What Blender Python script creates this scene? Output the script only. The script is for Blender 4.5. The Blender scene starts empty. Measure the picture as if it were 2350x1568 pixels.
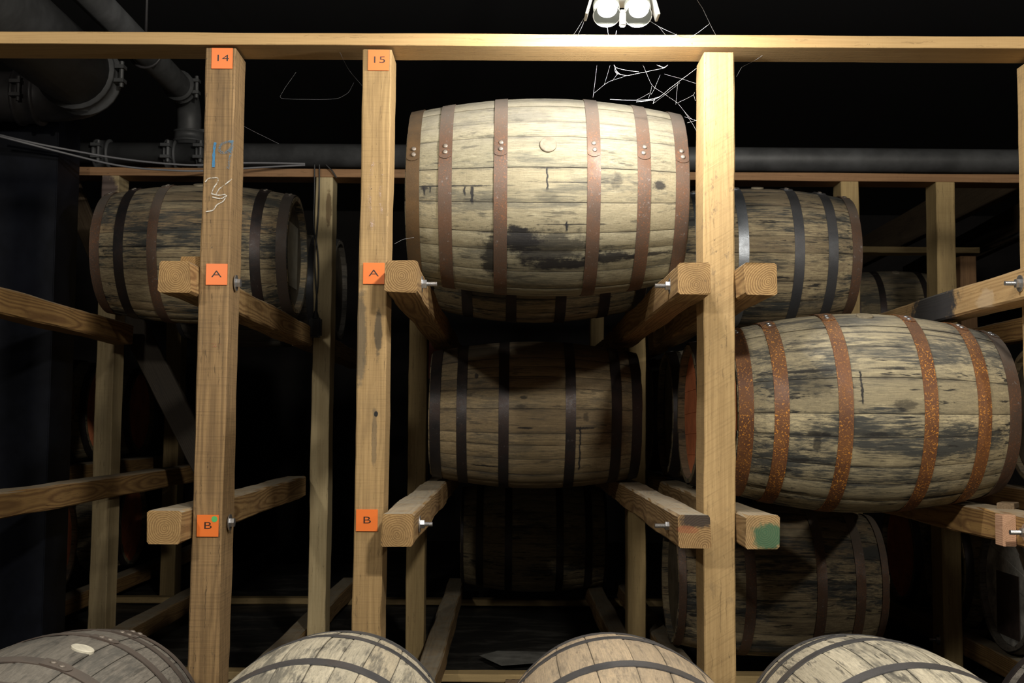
import bpy, bmesh, math, random
from mathutils import Vector, Matrix
from math import sin, cos, pi, sqrt, atan2, radians

# ------------------------------------------------------------------ camera, world, light
S = bpy.context.scene
COL = S.collection
EZ = 1.17                       # eye height; heights "h" below are measured from the eye
F = 2700.0
PITCH, YAW, ROLL = radians(3.84), 0.0032, radians(.42)
fw = Vector((sin(YAW)*cos(PITCH), cos(YAW)*cos(PITCH), sin(PITCH)))
r0 = Vector((cos(YAW), -sin(YAW), 0)); u0 = r0.cross(fw)
up = u0*cos(ROLL) - r0*sin(ROLL); rt = r0*cos(ROLL) + u0*sin(ROLL)
cam = bpy.data.cameras.new('camera'); camo = bpy.data.objects.new('camera', cam); COL.objects.link(camo)
cam.sensor_width = 36; cam.lens = F/2350*36; cam.clip_start = .02; cam.clip_end = 60
m = Matrix((rt, up, -fw)).transposed().to_4x4(); m.translation = Vector((0, 0, EZ)); camo.matrix_world = m
cam.dof.use_dof = True; cam.dof.focus_distance = 3.5; cam.dof.aperture_fstop = 9
S.camera = camo
def P(px, py, Y):
    v = fw*F + rt*(px-1175) - up*(py-784)
    v = v*(Y/v.y); return Vector((v.x, v.y, v.z+EZ))

w = bpy.data.worlds.new('world'); S.world = w; w.use_nodes = True
w.node_tree.nodes['Background'].inputs[0].default_value = (.5, .6, .8, 1)
w.node_tree.nodes['Background'].inputs[1].default_value = .02
S.view_settings.view_transform = 'Standard'; S.view_settings.look = 'None'
S.view_settings.exposure = 0; S.view_settings.gamma = 1; S.view_settings.use_curve_mapping = False
S.cycles.max_bounces = 6; S.cycles.diffuse_bounces = 4
S.cycles.sample_clamp_indirect = 3

def light(name, kind, loc, power, color, radius=.05, aim=None, **kw):
    l = bpy.data.lights.new(name, kind); l.energy = power; l.color = color
    if kind == 'AREA': l.shape = 'RECTANGLE'; l.size, l.size_y = radius
    else: l.shadow_soft_size = radius
    for k, v in kw.items(): setattr(l, k, v)
    o = bpy.data.objects.new(name, l); COL.objects.link(o); o.location = loc
    if aim is not None: o.rotation_euler = (Vector(aim)-Vector(loc)).to_track_quat('-Z', 'Y').to_euler()
    return o
LAMPY = 3.14
light('rack_lamp_light_left', 'SPOT', (.262, LAMPY-.035, EZ+1.045), 18, (1, .965, .91), .02, aim=(.262, LAMPY-.035+.5, EZ+1.045-.8), spot_size=pi, spot_blend=.15)
light('rack_lamp_light_right', 'SPOT', (.335, LAMPY-.035, EZ+1.045), 18, (1, .965, .91), .02, aim=(.335, LAMPY-.035+.5, EZ+1.045-.8), spot_size=pi, spot_blend=.15)
# aisle lamps of the warehouse, behind and above the camera
light('aisle_lamp_light', 'POINT', (.75, .55, EZ+1.5), 255, (1, .93, .80), .09)
light('aisle_lamp_light_far', 'POINT', (-1.7, .3, EZ+1.3), 110, (1, .93, .80), .08)
light('aisle_lamp_light_right', 'POINT', (3.6, .3, EZ+1.35), 95, (1, .93, .80), .08)

light('added_fill_light_near', 'POINT', (-.3, 1.75, EZ+1.75), 30, (1, .95, .86), .08)  # overhead fill light added to brighten the front row of barrels

# ------------------------------------------------------------------ helpers
def tag(o, label=None, cat=None, group=None, kind=None):
    if label: o['label'] = label
    if cat: o['category'] = cat
    if group: o['group'] = group
    if kind: o['kind'] = kind
    return o
def mesh(name, verts, faces, mat, parent=None, smooth=True, uvs=None, mw=None, color=None):
    me = bpy.data.meshes.new(name); me.from_pydata([tuple(v) for v in verts], [], faces)
    if uvs:
        uv = me.uv_layers.new(name='uv')
        k = 0
        for f in faces:
            for vi in f: uv.data[k].uv = uvs[vi]; k += 1
    me.polygons.foreach_set('use_smooth', [smooth]*len(faces))
    me.materials.append(mat); me.update()
    return link(name, me, parent, mw, color)
def link(name, data, parent=None, mw=None, color=None):
    o = bpy.data.objects.new(name, data); COL.objects.link(o)
    if mw is not None: o.matrix_world = mw
    if parent is not None: o.parent = parent
    if color is not None: o.color = color
    return o
def empty(name, loc=(0, 0, 0), rot=(0, 0, 0)):
    o = bpy.data.objects.new(name, None); COL.objects.link(o); o.location = loc; o.rotation_euler = rot
    o.empty_display_size = .1; return o
def bm_obj(name, bm, mat, parent=None, smooth=False, mw=None):
    bmesh.ops.recalc_face_normals(bm, faces=bm.faces)
    me = bpy.data.meshes.new(name); bm.to_mesh(me); bm.free()
    me.polygons.foreach_set('use_smooth', [smooth]*len(me.polygons)); me.materials.append(mat)
    return link(name, me, parent, mw)
def as_mesh(o):
    """curve or text object -> mesh object of the same name, place and material"""
    bpy.context.view_layer.update()
    dg = bpy.context.evaluated_depsgraph_get(); me = bpy.data.meshes.new_from_object(o.evaluated_get(dg))
    n = o.name.split('.')[0]; par, mb, loc, rot, scl = o.parent, o.matrix_basis.copy(), o.location.copy(), o.rotation_euler.copy(), o.scale.copy()
    bpy.data.objects.remove(o); me.name = n
    q = bpy.data.objects.new(n, me); COL.objects.link(q); q.parent = par; q.location = loc; q.rotation_euler = rot; q.scale = scl
    return q
def add_cyl(bm, p0, p1, r0, r1=None, n=16, cap=True):
    r1 = r0 if r1 is None else r1
    p0, p1 = Vector(p0), Vector(p1); q = (p1-p0).to_track_quat('Z', 'Y')
    A = [bm.verts.new(p0+q@Vector((r0*cos(2*pi*i/n), r0*sin(2*pi*i/n), 0))) for i in range(n)]
    B = [bm.verts.new(p1+q@Vector((r1*cos(2*pi*i/n), r1*sin(2*pi*i/n), 0))) for i in range(n)]
    for i in range(n): bm.faces.new((A[i], A[(i+1) % n], B[(i+1) % n], B[i]))
    if cap: bm.faces.new(A[::-1]); bm.faces.new(B)
def add_box(bm, a, b, bev=0):
    (x0, y0, z0), (x1, y1, z1) = a, b
    v = [bm.verts.new(p) for p in ((x0,y0,z0),(x1,y0,z0),(x1,y1,z0),(x0,y1,z0),(x0,y0,z1),(x1,y0,z1),(x1,y1,z1),(x0,y1,z1))]
    fs = [bm.faces.new([v[i] for i in f]) for f in ((3,2,1,0),(4,5,6,7),(0,1,5,4),(1,2,6,5),(2,3,7,6),(3,0,4,7))]
    if bev:
        es = {e for f in fs for e in f.edges}
        bmesh.ops.bevel(bm, geom=list(es), offset=bev, segments=2, affect='EDGES')
def tube(bm, pts, r, n=16):
    rings = []
    pts = [Vector(p) for p in pts]
    for i, p in enumerate(pts):
        d = (pts[min(i+1, len(pts)-1)]-pts[max(i-1, 0)]).normalized(); q = d.to_track_quat('Z', 'Y')
        rr = r[i] if isinstance(r, (list, tuple)) else r
        rings.append([bm.verts.new(p+q@Vector((rr*cos(2*pi*k/n), rr*sin(2*pi*k/n), 0))) for k in range(n)])
    for a, b in zip(rings, rings[1:]):
        for k in range(n): bm.faces.new((a[k], a[(k+1) % n], b[(k+1) % n], b[k]))
    bm.faces.new(rings[0][::-1]); bm.faces.new(rings[-1])

# ------------------------------------------------------------------ node helper
class NT:
    def __init__(s, name):
        s.m = bpy.data.materials.new(name); s.m.use_nodes = True; s.t = s.m.node_tree
        s.b = s.t.nodes['Principled BSDF']
    def inp(s, sock, v):
        if isinstance(v, bpy.types.NodeSocket): s.t.links.new(v, sock)
        elif v is not None:
            if isinstance(v, (tuple, list)) and sock.type == 'RGBA' and len(v) == 3: v = (*v, 1)
            sock.default_value = v
    def n(s, typ, out=0, props=None, **ins):
        nd = s.t.nodes.new(typ)
        for k, v in (props or {}).items(): setattr(nd, k, v)
        for k, v in ins.items():
            k2 = int(k[1:]) if k[0] == '_' else k.replace('_', ' ')
            s.inp(nd.inputs[k2], v)
        return nd.outputs[out]
    def math(s, op, a, b=None, c=None, clamp=False):
        return s.n('ShaderNodeMath', props=dict(operation=op, use_clamp=clamp), _0=a, _1=b, _2=c)
    def vmath(s, op, a, b=None, out=0):
        return s.n('ShaderNodeVectorMath', out, props=dict(operation=op), _0=a, _1=b)
    def noise(s, vec, scale=1., detail=3., rough=.55, dist=0., out=0):
        return s.n('ShaderNodeTexNoise', out, Vector=vec, Scale=scale, Detail=detail, Roughness=rough, Distortion=dist)
    def ramp(s, v, a, b, to0=0., to1=1.):
        return s.n('ShaderNodeMapRange', props=dict(interpolation_type='SMOOTHSTEP', clamp=True), _0=v, _1=a, _2=b, _3=to0, _4=to1)
    def mix(s, f, a, b, mode='MIX'):
        nd = s.t.nodes.new('ShaderNodeMix'); nd.data_type = 'RGBA'; nd.blend_type = mode
        s.inp(nd.inputs[0], f); s.inp(nd.inputs[6], a); s.inp(nd.inputs[7], b); return nd.outputs[2]
    def obj(s): return s.n('ShaderNodeTexCoord', 3)
    def sc(s, v, k): return s.vmath('MULTIPLY', v, k)
    def bump(s, h, strength=.3, dist=.002):
        s.inp(s.b.inputs['Normal'], s.n('ShaderNodeBump', Strength=strength, Distance=dist, Height=h))
    def fin(s, col, rough=.7, metal=0.):
        s.inp(s.b.inputs['Base Color'], col); s.inp(s.b.inputs['Roughness'], rough); s.inp(s.b.inputs['Metallic'], metal); return s.m

def simple(name, col, rough=.6, metal=0., emit=None, es=0, noise=0., nscale=20.):
    t = NT(name); c = col
    if noise:
        n = t.noise(t.obj(), nscale, 5., .65)
        c = t.mix(t.ramp(n, .3, .7), tuple(x*(1-noise) for x in col), tuple(min(1, x*(1+noise)) for x in col))
        t.bump(n, .2, .002)
    if emit: t.inp(t.b.inputs['Emission Color'], emit); t.inp(t.b.inputs['Emission Strength'], es)
    return t.fin(c, rough, metal)

def timber(name, light_, dark_, ring=230., ringamt=.5, saw=.15, dirt=.3, dirtcol=(.03, .026, .022), dust=0., blobs=(), diag=0., specks=.0):
    """solid wood: growth rings round a pith offset per object, grain along local Z"""
    t = NT(name); v = t.obj()
    oi = t.n('ShaderNodeObjectInfo', 1); sep = t.n('ShaderNodeSeparateColor', Color=oi)
    cx, cy, tone = sep.node.outputs[0], sep.node.outputs[1], sep.node.outputs[2]
    seed = t.n('ShaderNodeCombineXYZ', X=t.math('MULTIPLY', cx, 37.), Y=t.math('MULTIPLY', cy, 53.), Z=t.math('MULTIPLY', cx, 91.))
    vs = t.vmath('ADD', v, seed)
    off = t.n('ShaderNodeCombineXYZ', X=cx, Y=cy, Z=0.)
    low = t.noise(t.sc(vs, (5, 5, .9)), 1., 2., .5, out=1)
    low = t.sc(t.vmath('SUBTRACT', low, (.5, .5, .5)), (.05, .05, 0))
    q = t.vmath('ADD', t.vmath('SUBTRACT', v, off), low)
    q = t.vmath('MULTIPLY', q, (1, 1, 0))
    r = t.vmath('LENGTH', q, out=1)
    wob = t.noise(t.sc(vs, (30, 30, 4)), 1., 3.)
    ph = t.math('ADD', t.math('MULTIPLY', r, ring*2*pi), t.math('MULTIPLY', wob, 3.))
    rg = t.math('MULTIPLY_ADD', t.math('SINE', ph), .5, .5)
    rg = t.math('POWER', rg, 1.6)
    gr = t.noise(t.sc(vs, (140, 140, 3.5)), 1., 4., .7)
    fibre = t.noise(t.sc(vs, (420, 420, 14)), 1., 2., .7)
    if diag: sv = t.n('ShaderNodeMapping', Vector=vs, Rotation=(0, diag, 0))
    else: sv = vs
    sw = t.noise(t.sc(sv, (7, 7, 230)), 1., 3., .6)
    bl = t.noise(t.sc(vs, (7, 7, 2.4)), 1., 5., .65)
    c = t.mix(t.math('MULTIPLY', rg, ringamt), light_, dark_)
    c = t.mix(t.ramp(gr, .35, .7, 0, .5), c, dark_)
    c = t.mix(t.ramp(sw, .45, .75, 0, saw*1.6), c, tuple(x*.35 for x in dark_))
    c = t.mix(t.ramp(bl, .5, .78, 0, dirt), c, dirtcol)
    bl2 = t.noise(t.sc(vs, (2, 2, 1.3)), 1., 3., .6)
    c = t.mix(t.ramp(bl2, .42, .7, 0, .35), c, tuple(x*.62 for x in light_))
    wv = t.vmath('ADD', vs, t.sc(t.vmath('SUBTRACT', t.noise(t.sc(vs, (20, 20, 30)), 1., 2., out=1), (.5, .5, .5)), (.012, .012, 0)))
    ck = t.noise(t.sc(wv, (170, 170, 7)), 1., 3., .6)
    c = t.mix(t.ramp(ck, .60, .70, 0, .30+dirt*.6), c, tuple(x*.35 for x in dark_))
    sp = t.noise(t.sc(vs, (60, 60, 38)), 1., 3., .6)
    c = t.mix(t.ramp(sp, .70, .76, 0, .75), c, (.035, .03, .027))
    if specks:
        s2 = t.noise(t.sc(vs, (30, 30, 22)), 1., 5., .7)
        c = t.mix(t.math('MULTIPLY', t.ramp(s2, .55, .68, 0, specks), t.ramp(bl2, .4, .6)), c, (.05, .05, .05))
    for (p, rad, bc, st) in blobs:
        dv = t.vmath('DIVIDE', t.vmath('SUBTRACT', v, p), rad)
        nz = t.noise(t.sc(v, (22, 22, 22)), 1., 5., .7)
        d = t.math('ADD', t.vmath('LENGTH', dv, out=1), t.math('MULTIPLY_ADD', nz, 1.4, -.7))
        c = t.mix(t.ramp(d, 1.05, .7, 0, st), c, bc)
    if dust:
        nz = t.n('ShaderNodeSeparateXYZ', 2, Vector=t.n('ShaderNodeNewGeometry', 1))
        dn = t.noise(t.sc(vs, (16, 16, 16)), 1., 5., .7)
        c = t.mix(t.math('MULTIPLY', t.ramp(nz, .5, .9, 0, dust), t.ramp(dn, .3, .6, .55, 1)), c, (.36, .33, .26))
    c = t.mix(1., c, t.n('ShaderNodeCombineColor', _0=tone, _1=tone, _2=tone), 'MULTIPLY')
    h = t.math('ADD', t.math('MULTIPLY', gr, .5), t.math('MULTIPLY', sw, saw*4))
    h = t.math('ADD', h, t.math('MULTIPLY', fibre, .45))
    h = t.math('SUBTRACT', h, t.math('MULTIPLY', rg, .25))
    t.bump(h, .55, .0016)
    return t.fin(c, .78)

def barrel_wood(name, c1, c2, stain=.5, lo=.49, dust=.3, warm=(.20, .13, .07), blobs=(), drips=(), tone=1., seam=.5):
    t = NT(name); v = t.obj()
    oi = t.n('ShaderNodeObjectInfo', 1); rnd = t.n('ShaderNodeObjectInfo', 5)
    sep = t.n('ShaderNodeSeparateColor', Color=oi)
    sd = t.n('ShaderNodeCombineXYZ', X=t.math('MULTIPLY', sep.node.outputs[0], 41.), Y=t.math('MULTIPLY', sep.node.outputs[0], 17.), Z=t.math('MULTIPLY', sep.node.outputs[0], 67.))
    vs = t.vmath('ADD', v, sd)
    vr = t.vmath('ADD', vs, t.n('ShaderNodeCombineXYZ', X=t.math('MULTIPLY', rnd, 23.), Y=0., Z=0.))   # grain differs from stave to stave
    gr = t.noise(t.sc(vr, (4., 170, 170)), 1., 6., .75)
    gr2 = t.noise(t.sc(vr, (22, 620, 620)), 1., 4., .7)
    cross = t.noise(t.sc(vr, (520, 60, 60)), 1., 3., .6)
    flk = t.noise(t.sc(vr, (16, 60, 60)), 1., 5., .7)
    c = t.mix(t.ramp(gr, .38, .62), c1, c2)
    c = t.mix(t.math('MULTIPLY', t.ramp(rnd, 0, 1), .45), c, tuple(x*.62 for x in c2))
    r2 = t.math('FRACT', t.math('MULTIPLY', rnd, 7.13))
    c = t.mix(t.ramp(r2, .55, 1, 0, .5), c, warm)
    c = t.mix(t.ramp(gr2, .50, .70, 0, .65), c, tuple(x*.35 for x in c2))
    c = t.mix(t.ramp(cross, .52, .75, 0, .35), c, tuple(x*.5 for x in c2))
    c = t.mix(t.ramp(flk, .56, .72, 0, .40), c, tuple(min(1, x*1.25) for x in c1))
    c = t.mix(t.ramp(flk, .46, .30, 0, .40), c, tuple(x*.6 for x in c2))
    # weather staining along the staves
    s1 = t.noise(t.sc(vs, (2.2, 9, 9)), 1., 6., .68)
    s1b = t.noise(t.sc(vr, (9, 150, 150)), 1., 5., .75)
    sm = t.math('ADD', s1, t.math('MULTIPLY_ADD', s1b, .5, -.25))
    c = t.mix(t.ramp(sm, lo, lo+.15, 0, stain), c, (.040, .044, .044))
    s3 = t.math('ADD', t.noise(t.sc(vs, (7, 45, 45)), 1., 4., .6), t.math('MULTIPLY_ADD', s1b, .3, -.15))
    c = t.mix(t.ramp(s3, .60, .67, 0, stain), c, (.022, .02, .018))
    # black weeping along some of the seams
    uv = t.n('ShaderNodeTexCoord', 2); u = t.n('ShaderNodeSeparateXYZ', Vector=uv)
    e = t.math('MULTIPLY', t.math('ABSOLUTE', t.math('SUBTRACT', u, .5)), 2.)
    sn = t.noise(t.sc(vs, (4, 12, 12)), 1., 4., .6)
    ed = t.math('MULTIPLY', t.ramp(t.math('ADD', e, t.math('MULTIPLY_ADD', s1b, .3, -.15)), .72, .98), t.ramp(sn, .46, .66))
    c = t.mix(t.math('MULTIPLY', ed, seam), c, (.012, .012, .014))
    c = t.mix(t.ramp(e, .965, .99, 0, .55), c, (.02, .016, .012))
    # stains with a place of their own (x along barrel, angle)
    sx = t.n('ShaderNodeSeparateXYZ', Vector=v); x, y, z = sx.node.outputs
    th = t.math('ARCTAN2', z, t.math('MULTIPLY', y, -1.))
    bn = t.noise(t.sc(vs, (26, 26, 26)), 1., 5., .7); bn2 = t.noise(t.sc(vs, (7, 40, 40)), 1., 4., .7)
    nb = t.math('ADD', t.math('ADD', t.math('MULTIPLY_ADD', bn, 1.9, -.95), t.math('MULTIPLY_ADD', bn2, 1.6, -.8)), t.math('MULTIPLY_ADD', s1b, 1.1, -.55))
    for (bx, bt, rx, rth, st) in blobs:
        a = t.math('DIVIDE', t.math('SUBTRACT', x, bx), rx); b = t.math('DIVIDE', t.math('SUBTRACT', th, bt), rth)
        d = t.math('SQRT', t.math('ADD', t.math('MULTIPLY', a, a), t.math('MULTIPLY', b, b)))
        c = t.mix(t.ramp(t.math('ADD', d, nb), 1.1, .55, 0, st), c, (.011, .010, .011))
    dn = t.noise(t.sc(vs, (50, 50, 50)), 1., 2.)
    for (bx, t0, t1, wd) in drips:      # a drip runs down from angle t0 to t1
        xx = t.math('ABSOLUTE', t.math('SUBTRACT', t.math('SUBTRACT', x, bx), t.math('MULTIPLY_ADD', dn, .014, -.007)))
        k = t.math('MULTIPLY', t.ramp(xx, wd, wd*.4), t.math('MULTIPLY', t.ramp(th, t0+.01, t0-.01), t.ramp(th, t1-.02, t1+.02)))
        c = t.mix(t.math('MULTIPLY', k, .95), c, (.010, .010, .013))
    nz = t.n('ShaderNodeSeparateXYZ', 2, Vector=t.n('ShaderNodeNewGeometry', 1))
    dd = t.noise(t.sc(vs, (30, 30, 30)), 1., 5., .75)
    c = t.mix(t.math('MULTIPLY', t.ramp(nz, .15, .95, 0, dust), t.ramp(dd, .25, .65, .5, 1)), c, (.50, .47, .40))
    c = t.mix(1., c, (tone, tone, tone), 'MULTIPLY')
    h = t.math('ADD', t.math('MULTIPLY', gr, .6), t.math('ADD', t.math('MULTIPLY', gr2, .6), t.math('MULTIPLY', cross, .25)))
    t.bump(h, .7, .0018)
    return t.fin(c, .75)

def iron(name, base, rust, speck, amt=.5, sp=.3, rough=.55, metal=.35, dust=.15, scuff=0.):
    t = NT(name); v = t.obj(); oi = t.n('ShaderNodeObjectInfo', 5)
    vs = t.vmath('ADD', v, t.n('ShaderNodeCombineXYZ', X=t.math('MULTIPLY', oi, 31.), Y=t.math('MULTIPLY', oi, 11.), Z=0.))
    a = t.noise(t.sc(vs, (9, 9, 9)), 1., 6., .7); b = t.noise(t.sc(vs, (170, 170, 170)), 1., 3., .65)
    g = t.noise(t.sc(vs, (500, 500, 500)), 1., 2., .6)
    c = t.mix(t.ramp(a, .40, .62, 0, amt), base, rust)
    c = t.mix(t.ramp(g, .4, .7, 0, .35), c, tuple(x*.45 for x in rust))
    k = t.math('MULTIPLY', t.ramp(b, .56, .63), t.ramp(t.noise(t.sc(vs, (6, 6, 6)), 1., 3.), .35, .6, .25, 1))
    c = t.mix(t.math('MULTIPLY', k, sp), c, speck)
    if scuff:
        k2 = t.ramp(t.noise(t.sc(vs, (60, 60, 60)), 1., 5., .8), .60, .68, 0, scuff); c = t.mix(k2, c, (.34, .33, .33))
    nz = t.n('ShaderNodeSeparateXYZ', 2, Vector=t.n('ShaderNodeNewGeometry', 1))
    c = t.mix(t.ramp(nz, .3, .98, 0, dust), c, (.46, .43, .38))
    t.bump(t.math('ADD', g, t.math('MULTIPLY', b, .8)), .35, .001)
    return t.fin(c, t.ramp(a, .3, .7, rough-.1, rough+.15), metal)

# ------------------------------------------------------------------ materials
TAN = (.50, .34, .155); TAND = (.27, .165, .065)
W = {
 'post_brown': timber('weathered_brown_post', (.35, .222, .10), (.12, .07, .03), 150, .45, .16, .5),
 'post_tan': timber('tan_post', (.44, .292, .13), (.21, .13, .052), 190, .3, .12, .35,
        blobs=[((-.035, -.07, 1.40), (.022, .05, .16), (.10, .085, .06), .7), ((.018, -.07, 1.42), (.013, .05, .075), (.05, .042, .03), .8),
               ((.012, -.07, 1.12), (.009, .05, .09), (.12, .09, .055), .6), ((.016, -.07, 1.185), (.006, .05, .008), (.01, .01, .01), 1.)]),
 'post_yellow': timber('yellow_rough_sawn_post', (.52, .355, .165), (.31, .195, .08), 150, .14, .14, .22, diag=.55, specks=.55),
 'beam': timber('planed_header_beam', (.52, .345, .155), (.36, .22, .085), 120, .12, .03, .12),
 'rail': timber('pine_rail', (.44, .26, .09), (.20, .10, .035), 170, .9, .05, .3, dust=.75),
 'rail_end': timber('pine_rail_sawn', (.45, .285, .115), (.22, .12, .042), 175, 1., .22, .25, dust=.8),
 'rail_green': timber('pine_rail_green_paint', (.48, .32, .15), (.22, .13, .05), 175, 1., .15, .25, dust=.7,
        blobs=[((.018, .010, 0), (.050, .044, .03), (.018, .115, .06), .85)]),
 'rail_burnt': timber('pine_rail_burnt_end', (.44, .28, .12), (.20, .11, .04), 175, 1., .12, .25, dust=.8,
        blobs=[((.01, -.034, 0), (.055, .030, .05), (.03, .022, .02), .92), ((-.018, -.006, 0), (.036, .012, .05), (.30, .09, .04), .55)]),
 'rail_char': timber('pine_rail_black_stain', (.56, .37, .17), (.33, .19, .075), 150, .5, .05, .2, dust=.3,
        blobs=[((-.045, .0, .74), (.06, .09, .25), (.03, .033, .04), .97), ((-.045, .02, .30), (.05, .04, .07), (.6, .48, .34), .4)]),
 'back_post': timber('back_frame_post', (.44, .32, .145), (.27, .18, .08), 120, .25, .06, .25),
 'back_post_pale': timber('pale_back_post', (.58, .47, .27), (.38, .28, .14), 60, .3, .03, .2,
        blobs=[((.022, -.07, 2.14), (.014, .05, .09), (.16, .10, .045), .8)]),
 'back_post_purple': timber('streaked_back_post', (.46, .36, .20), (.27, .19, .09), 90, .25, .05, .25,
        blobs=[((-.012, -.06, 2.21), (.05, .12, .09), (.055, .035, .045), .85)]),
 'dark_board': timber('dark_board', (.20, .14, .08), (.10, .06, .03), 120, .3, .05, .4),
 'brown_beam': timber('brown_back_beam', (.34, .19, .09), (.18, .09, .04), 120, .3, .05, .3),
 'pink_end': timber('fresh_spacer_block', (.62, .38, .24), (.42, .22, .13), 200, .7, .02, .05),
}
LT = (.46, .40, .25); LG = (.32, .285, .19)
top_blobs = [(-.085, -.93, .075, .15, .97), (-.165, -1.14, .045, .34, .9), (.035, -1.20, .13, .09, .97), (.02, -1.02, .14, .26, .75), (.20, -1.14, .085, .08, .95), (.0, -1.3, .25, .3, .35), (.31, -1.14, .10, .03, .9),
             (.341, -.38, .022, .05, .9), (.415, -.30, .02, .03, .7), (.21, -.36, .020, .08, .5), (-.31, -.405, .13, .010, .9), (-.378, -.42, .015, .03, .8), (-.003, -.235, .05, .010, .9), (.09, -.37, .16, .006, .7),
             (.08, -.77, .12, .008, .8), (.058, -.78, .014, .03, .8), (.0, -.5, .04, .08, .25)]
top_drips = [(-.003, -.23, -.44, .0045), (-.377, -.41, -.50, .005), (-.358, -.41, -.47, .004), (-.252, -.41, -.50, .004), (-.230, -.41, -.58, .006), (.058, -.74, -.84, .004)]
BW = {
 'top': barrel_wood('oak_front_top', (.40, .365, .25), (.26, .235, .155), .55, .50, .5, blobs=top_blobs, drips=top_drips, warm=(.33, .27, .16)),
 'right': barrel_wood('oak_streaked', (.58, .49, .30), (.31, .27, .18), .95, .465, .25, seam=.9, warm=(.30, .25, .15),
        blobs=[(-.25, -.81, .16, .022, .95), (-.21, -.93, .11, .16, .45), (-.2, -1.45, .035, .035, .85), (-.2, -1.53, .012, .10, .75), (-.02, -1.43, .07, .035, .75), (.055, -1.15, .035, .05, .65), (.1, -.34, .40, .014, .85),
               (-.22, -.45, .10, .03, .6), (.19, -2.24, .12, .018, .95), (-.30, -2.2, .13, .025, .8), (.03, -.8, .1, .012, .6)],
        drips=[(-.072, -.83, -1.15, .004)]),
 'dark': barrel_wood('oak_aged_dark', (.38, .30, .175), (.20, .16, .095), .85, .49, .2, seam=.7, warm=(.22, .15, .08)),
 'mid': barrel_wood('oak_brown', (.37, .28, .155), (.24, .18, .10), .5, .49, .12, seam=.6, warm=(.20, .13, .07),
        blobs=[(.19, -2.08, .05, .018, .95), (.2, -1.93, .014, .07, .6), (-.04, -2.08, .035, .018, .9), (-.2, -2.68, .07, .018, .95), (-.24, -1.35, .008, .05, .9), (-.12, -1.6, .008, .03, .9), (-.05, -1.68, .02, .03, .8), (-.06, -1.8, .03, .03, .6)],
        drips=[(.178, -2.06, -2.74, .005)]),
 'patchy': barrel_wood('oak_patchy', (.50, .41, .24), (.26, .20, .125), .97, .45, .15, seam=.9, warm=(.25, .15, .07)),
 'grey': barrel_wood('oak_grey_old', (.26, .235, .20), (.15, .135, .115), .6, .49, .12, seam=.4, warm=(.16, .13, .10)),
 'pale': barrel_wood('oak_pale_new', (.80, .72, .55), (.56, .50, .37), .72, .47, .12, seam=.3, warm=(.46, .36, .22)),
 'honey': barrel_wood('oak_honey', (.66, .50, .32), (.48, .37, .25), .35, .49, .12, seam=.5, warm=(.42, .27, .15)),
}
HO = {
 'brown': iron('hoop_brown_rust', (.135, .092, .07), (.165, .085, .048), (.5, .17, .05), .6, .3, dust=.5, scuff=.55),
 'end_brown': iron('hoop_end_brown', (.12, .08, .045), (.19, .11, .045), (.3, .15, .05), .6, .15, scuff=.1),
 'orange': iron('hoop_orange_rust', (.15, .062, .03), (.25, .105, .035), (.80, .34, .05), .7, 1., metal=.1),
 'dark': iron('hoop_dark_iron', (.045, .043, .046), (.075, .04, .03), (.15, .07, .04), .4, .15, .42, .6, .05, scuff=.2),
 'steel': iron('hoop_grey_steel', (.13, .135, .15), (.11, .10, .10), (.2, .1, .05), .3, .1, .45, .6, .1, scuff=.15),
 'silver': iron('hoop_galvanised', (.42, .46, .52), (.24, .24, .26), (.3, .2, .12), .3, .1, .35, .8, .05, scuff=.3),
 'oldrust': iron('hoop_faded_rust', (.085, .07, .062), (.115, .08, .062), (.2, .1, .06), .5, .15, .6, .2, .15, scuff=.1),
}
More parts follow.
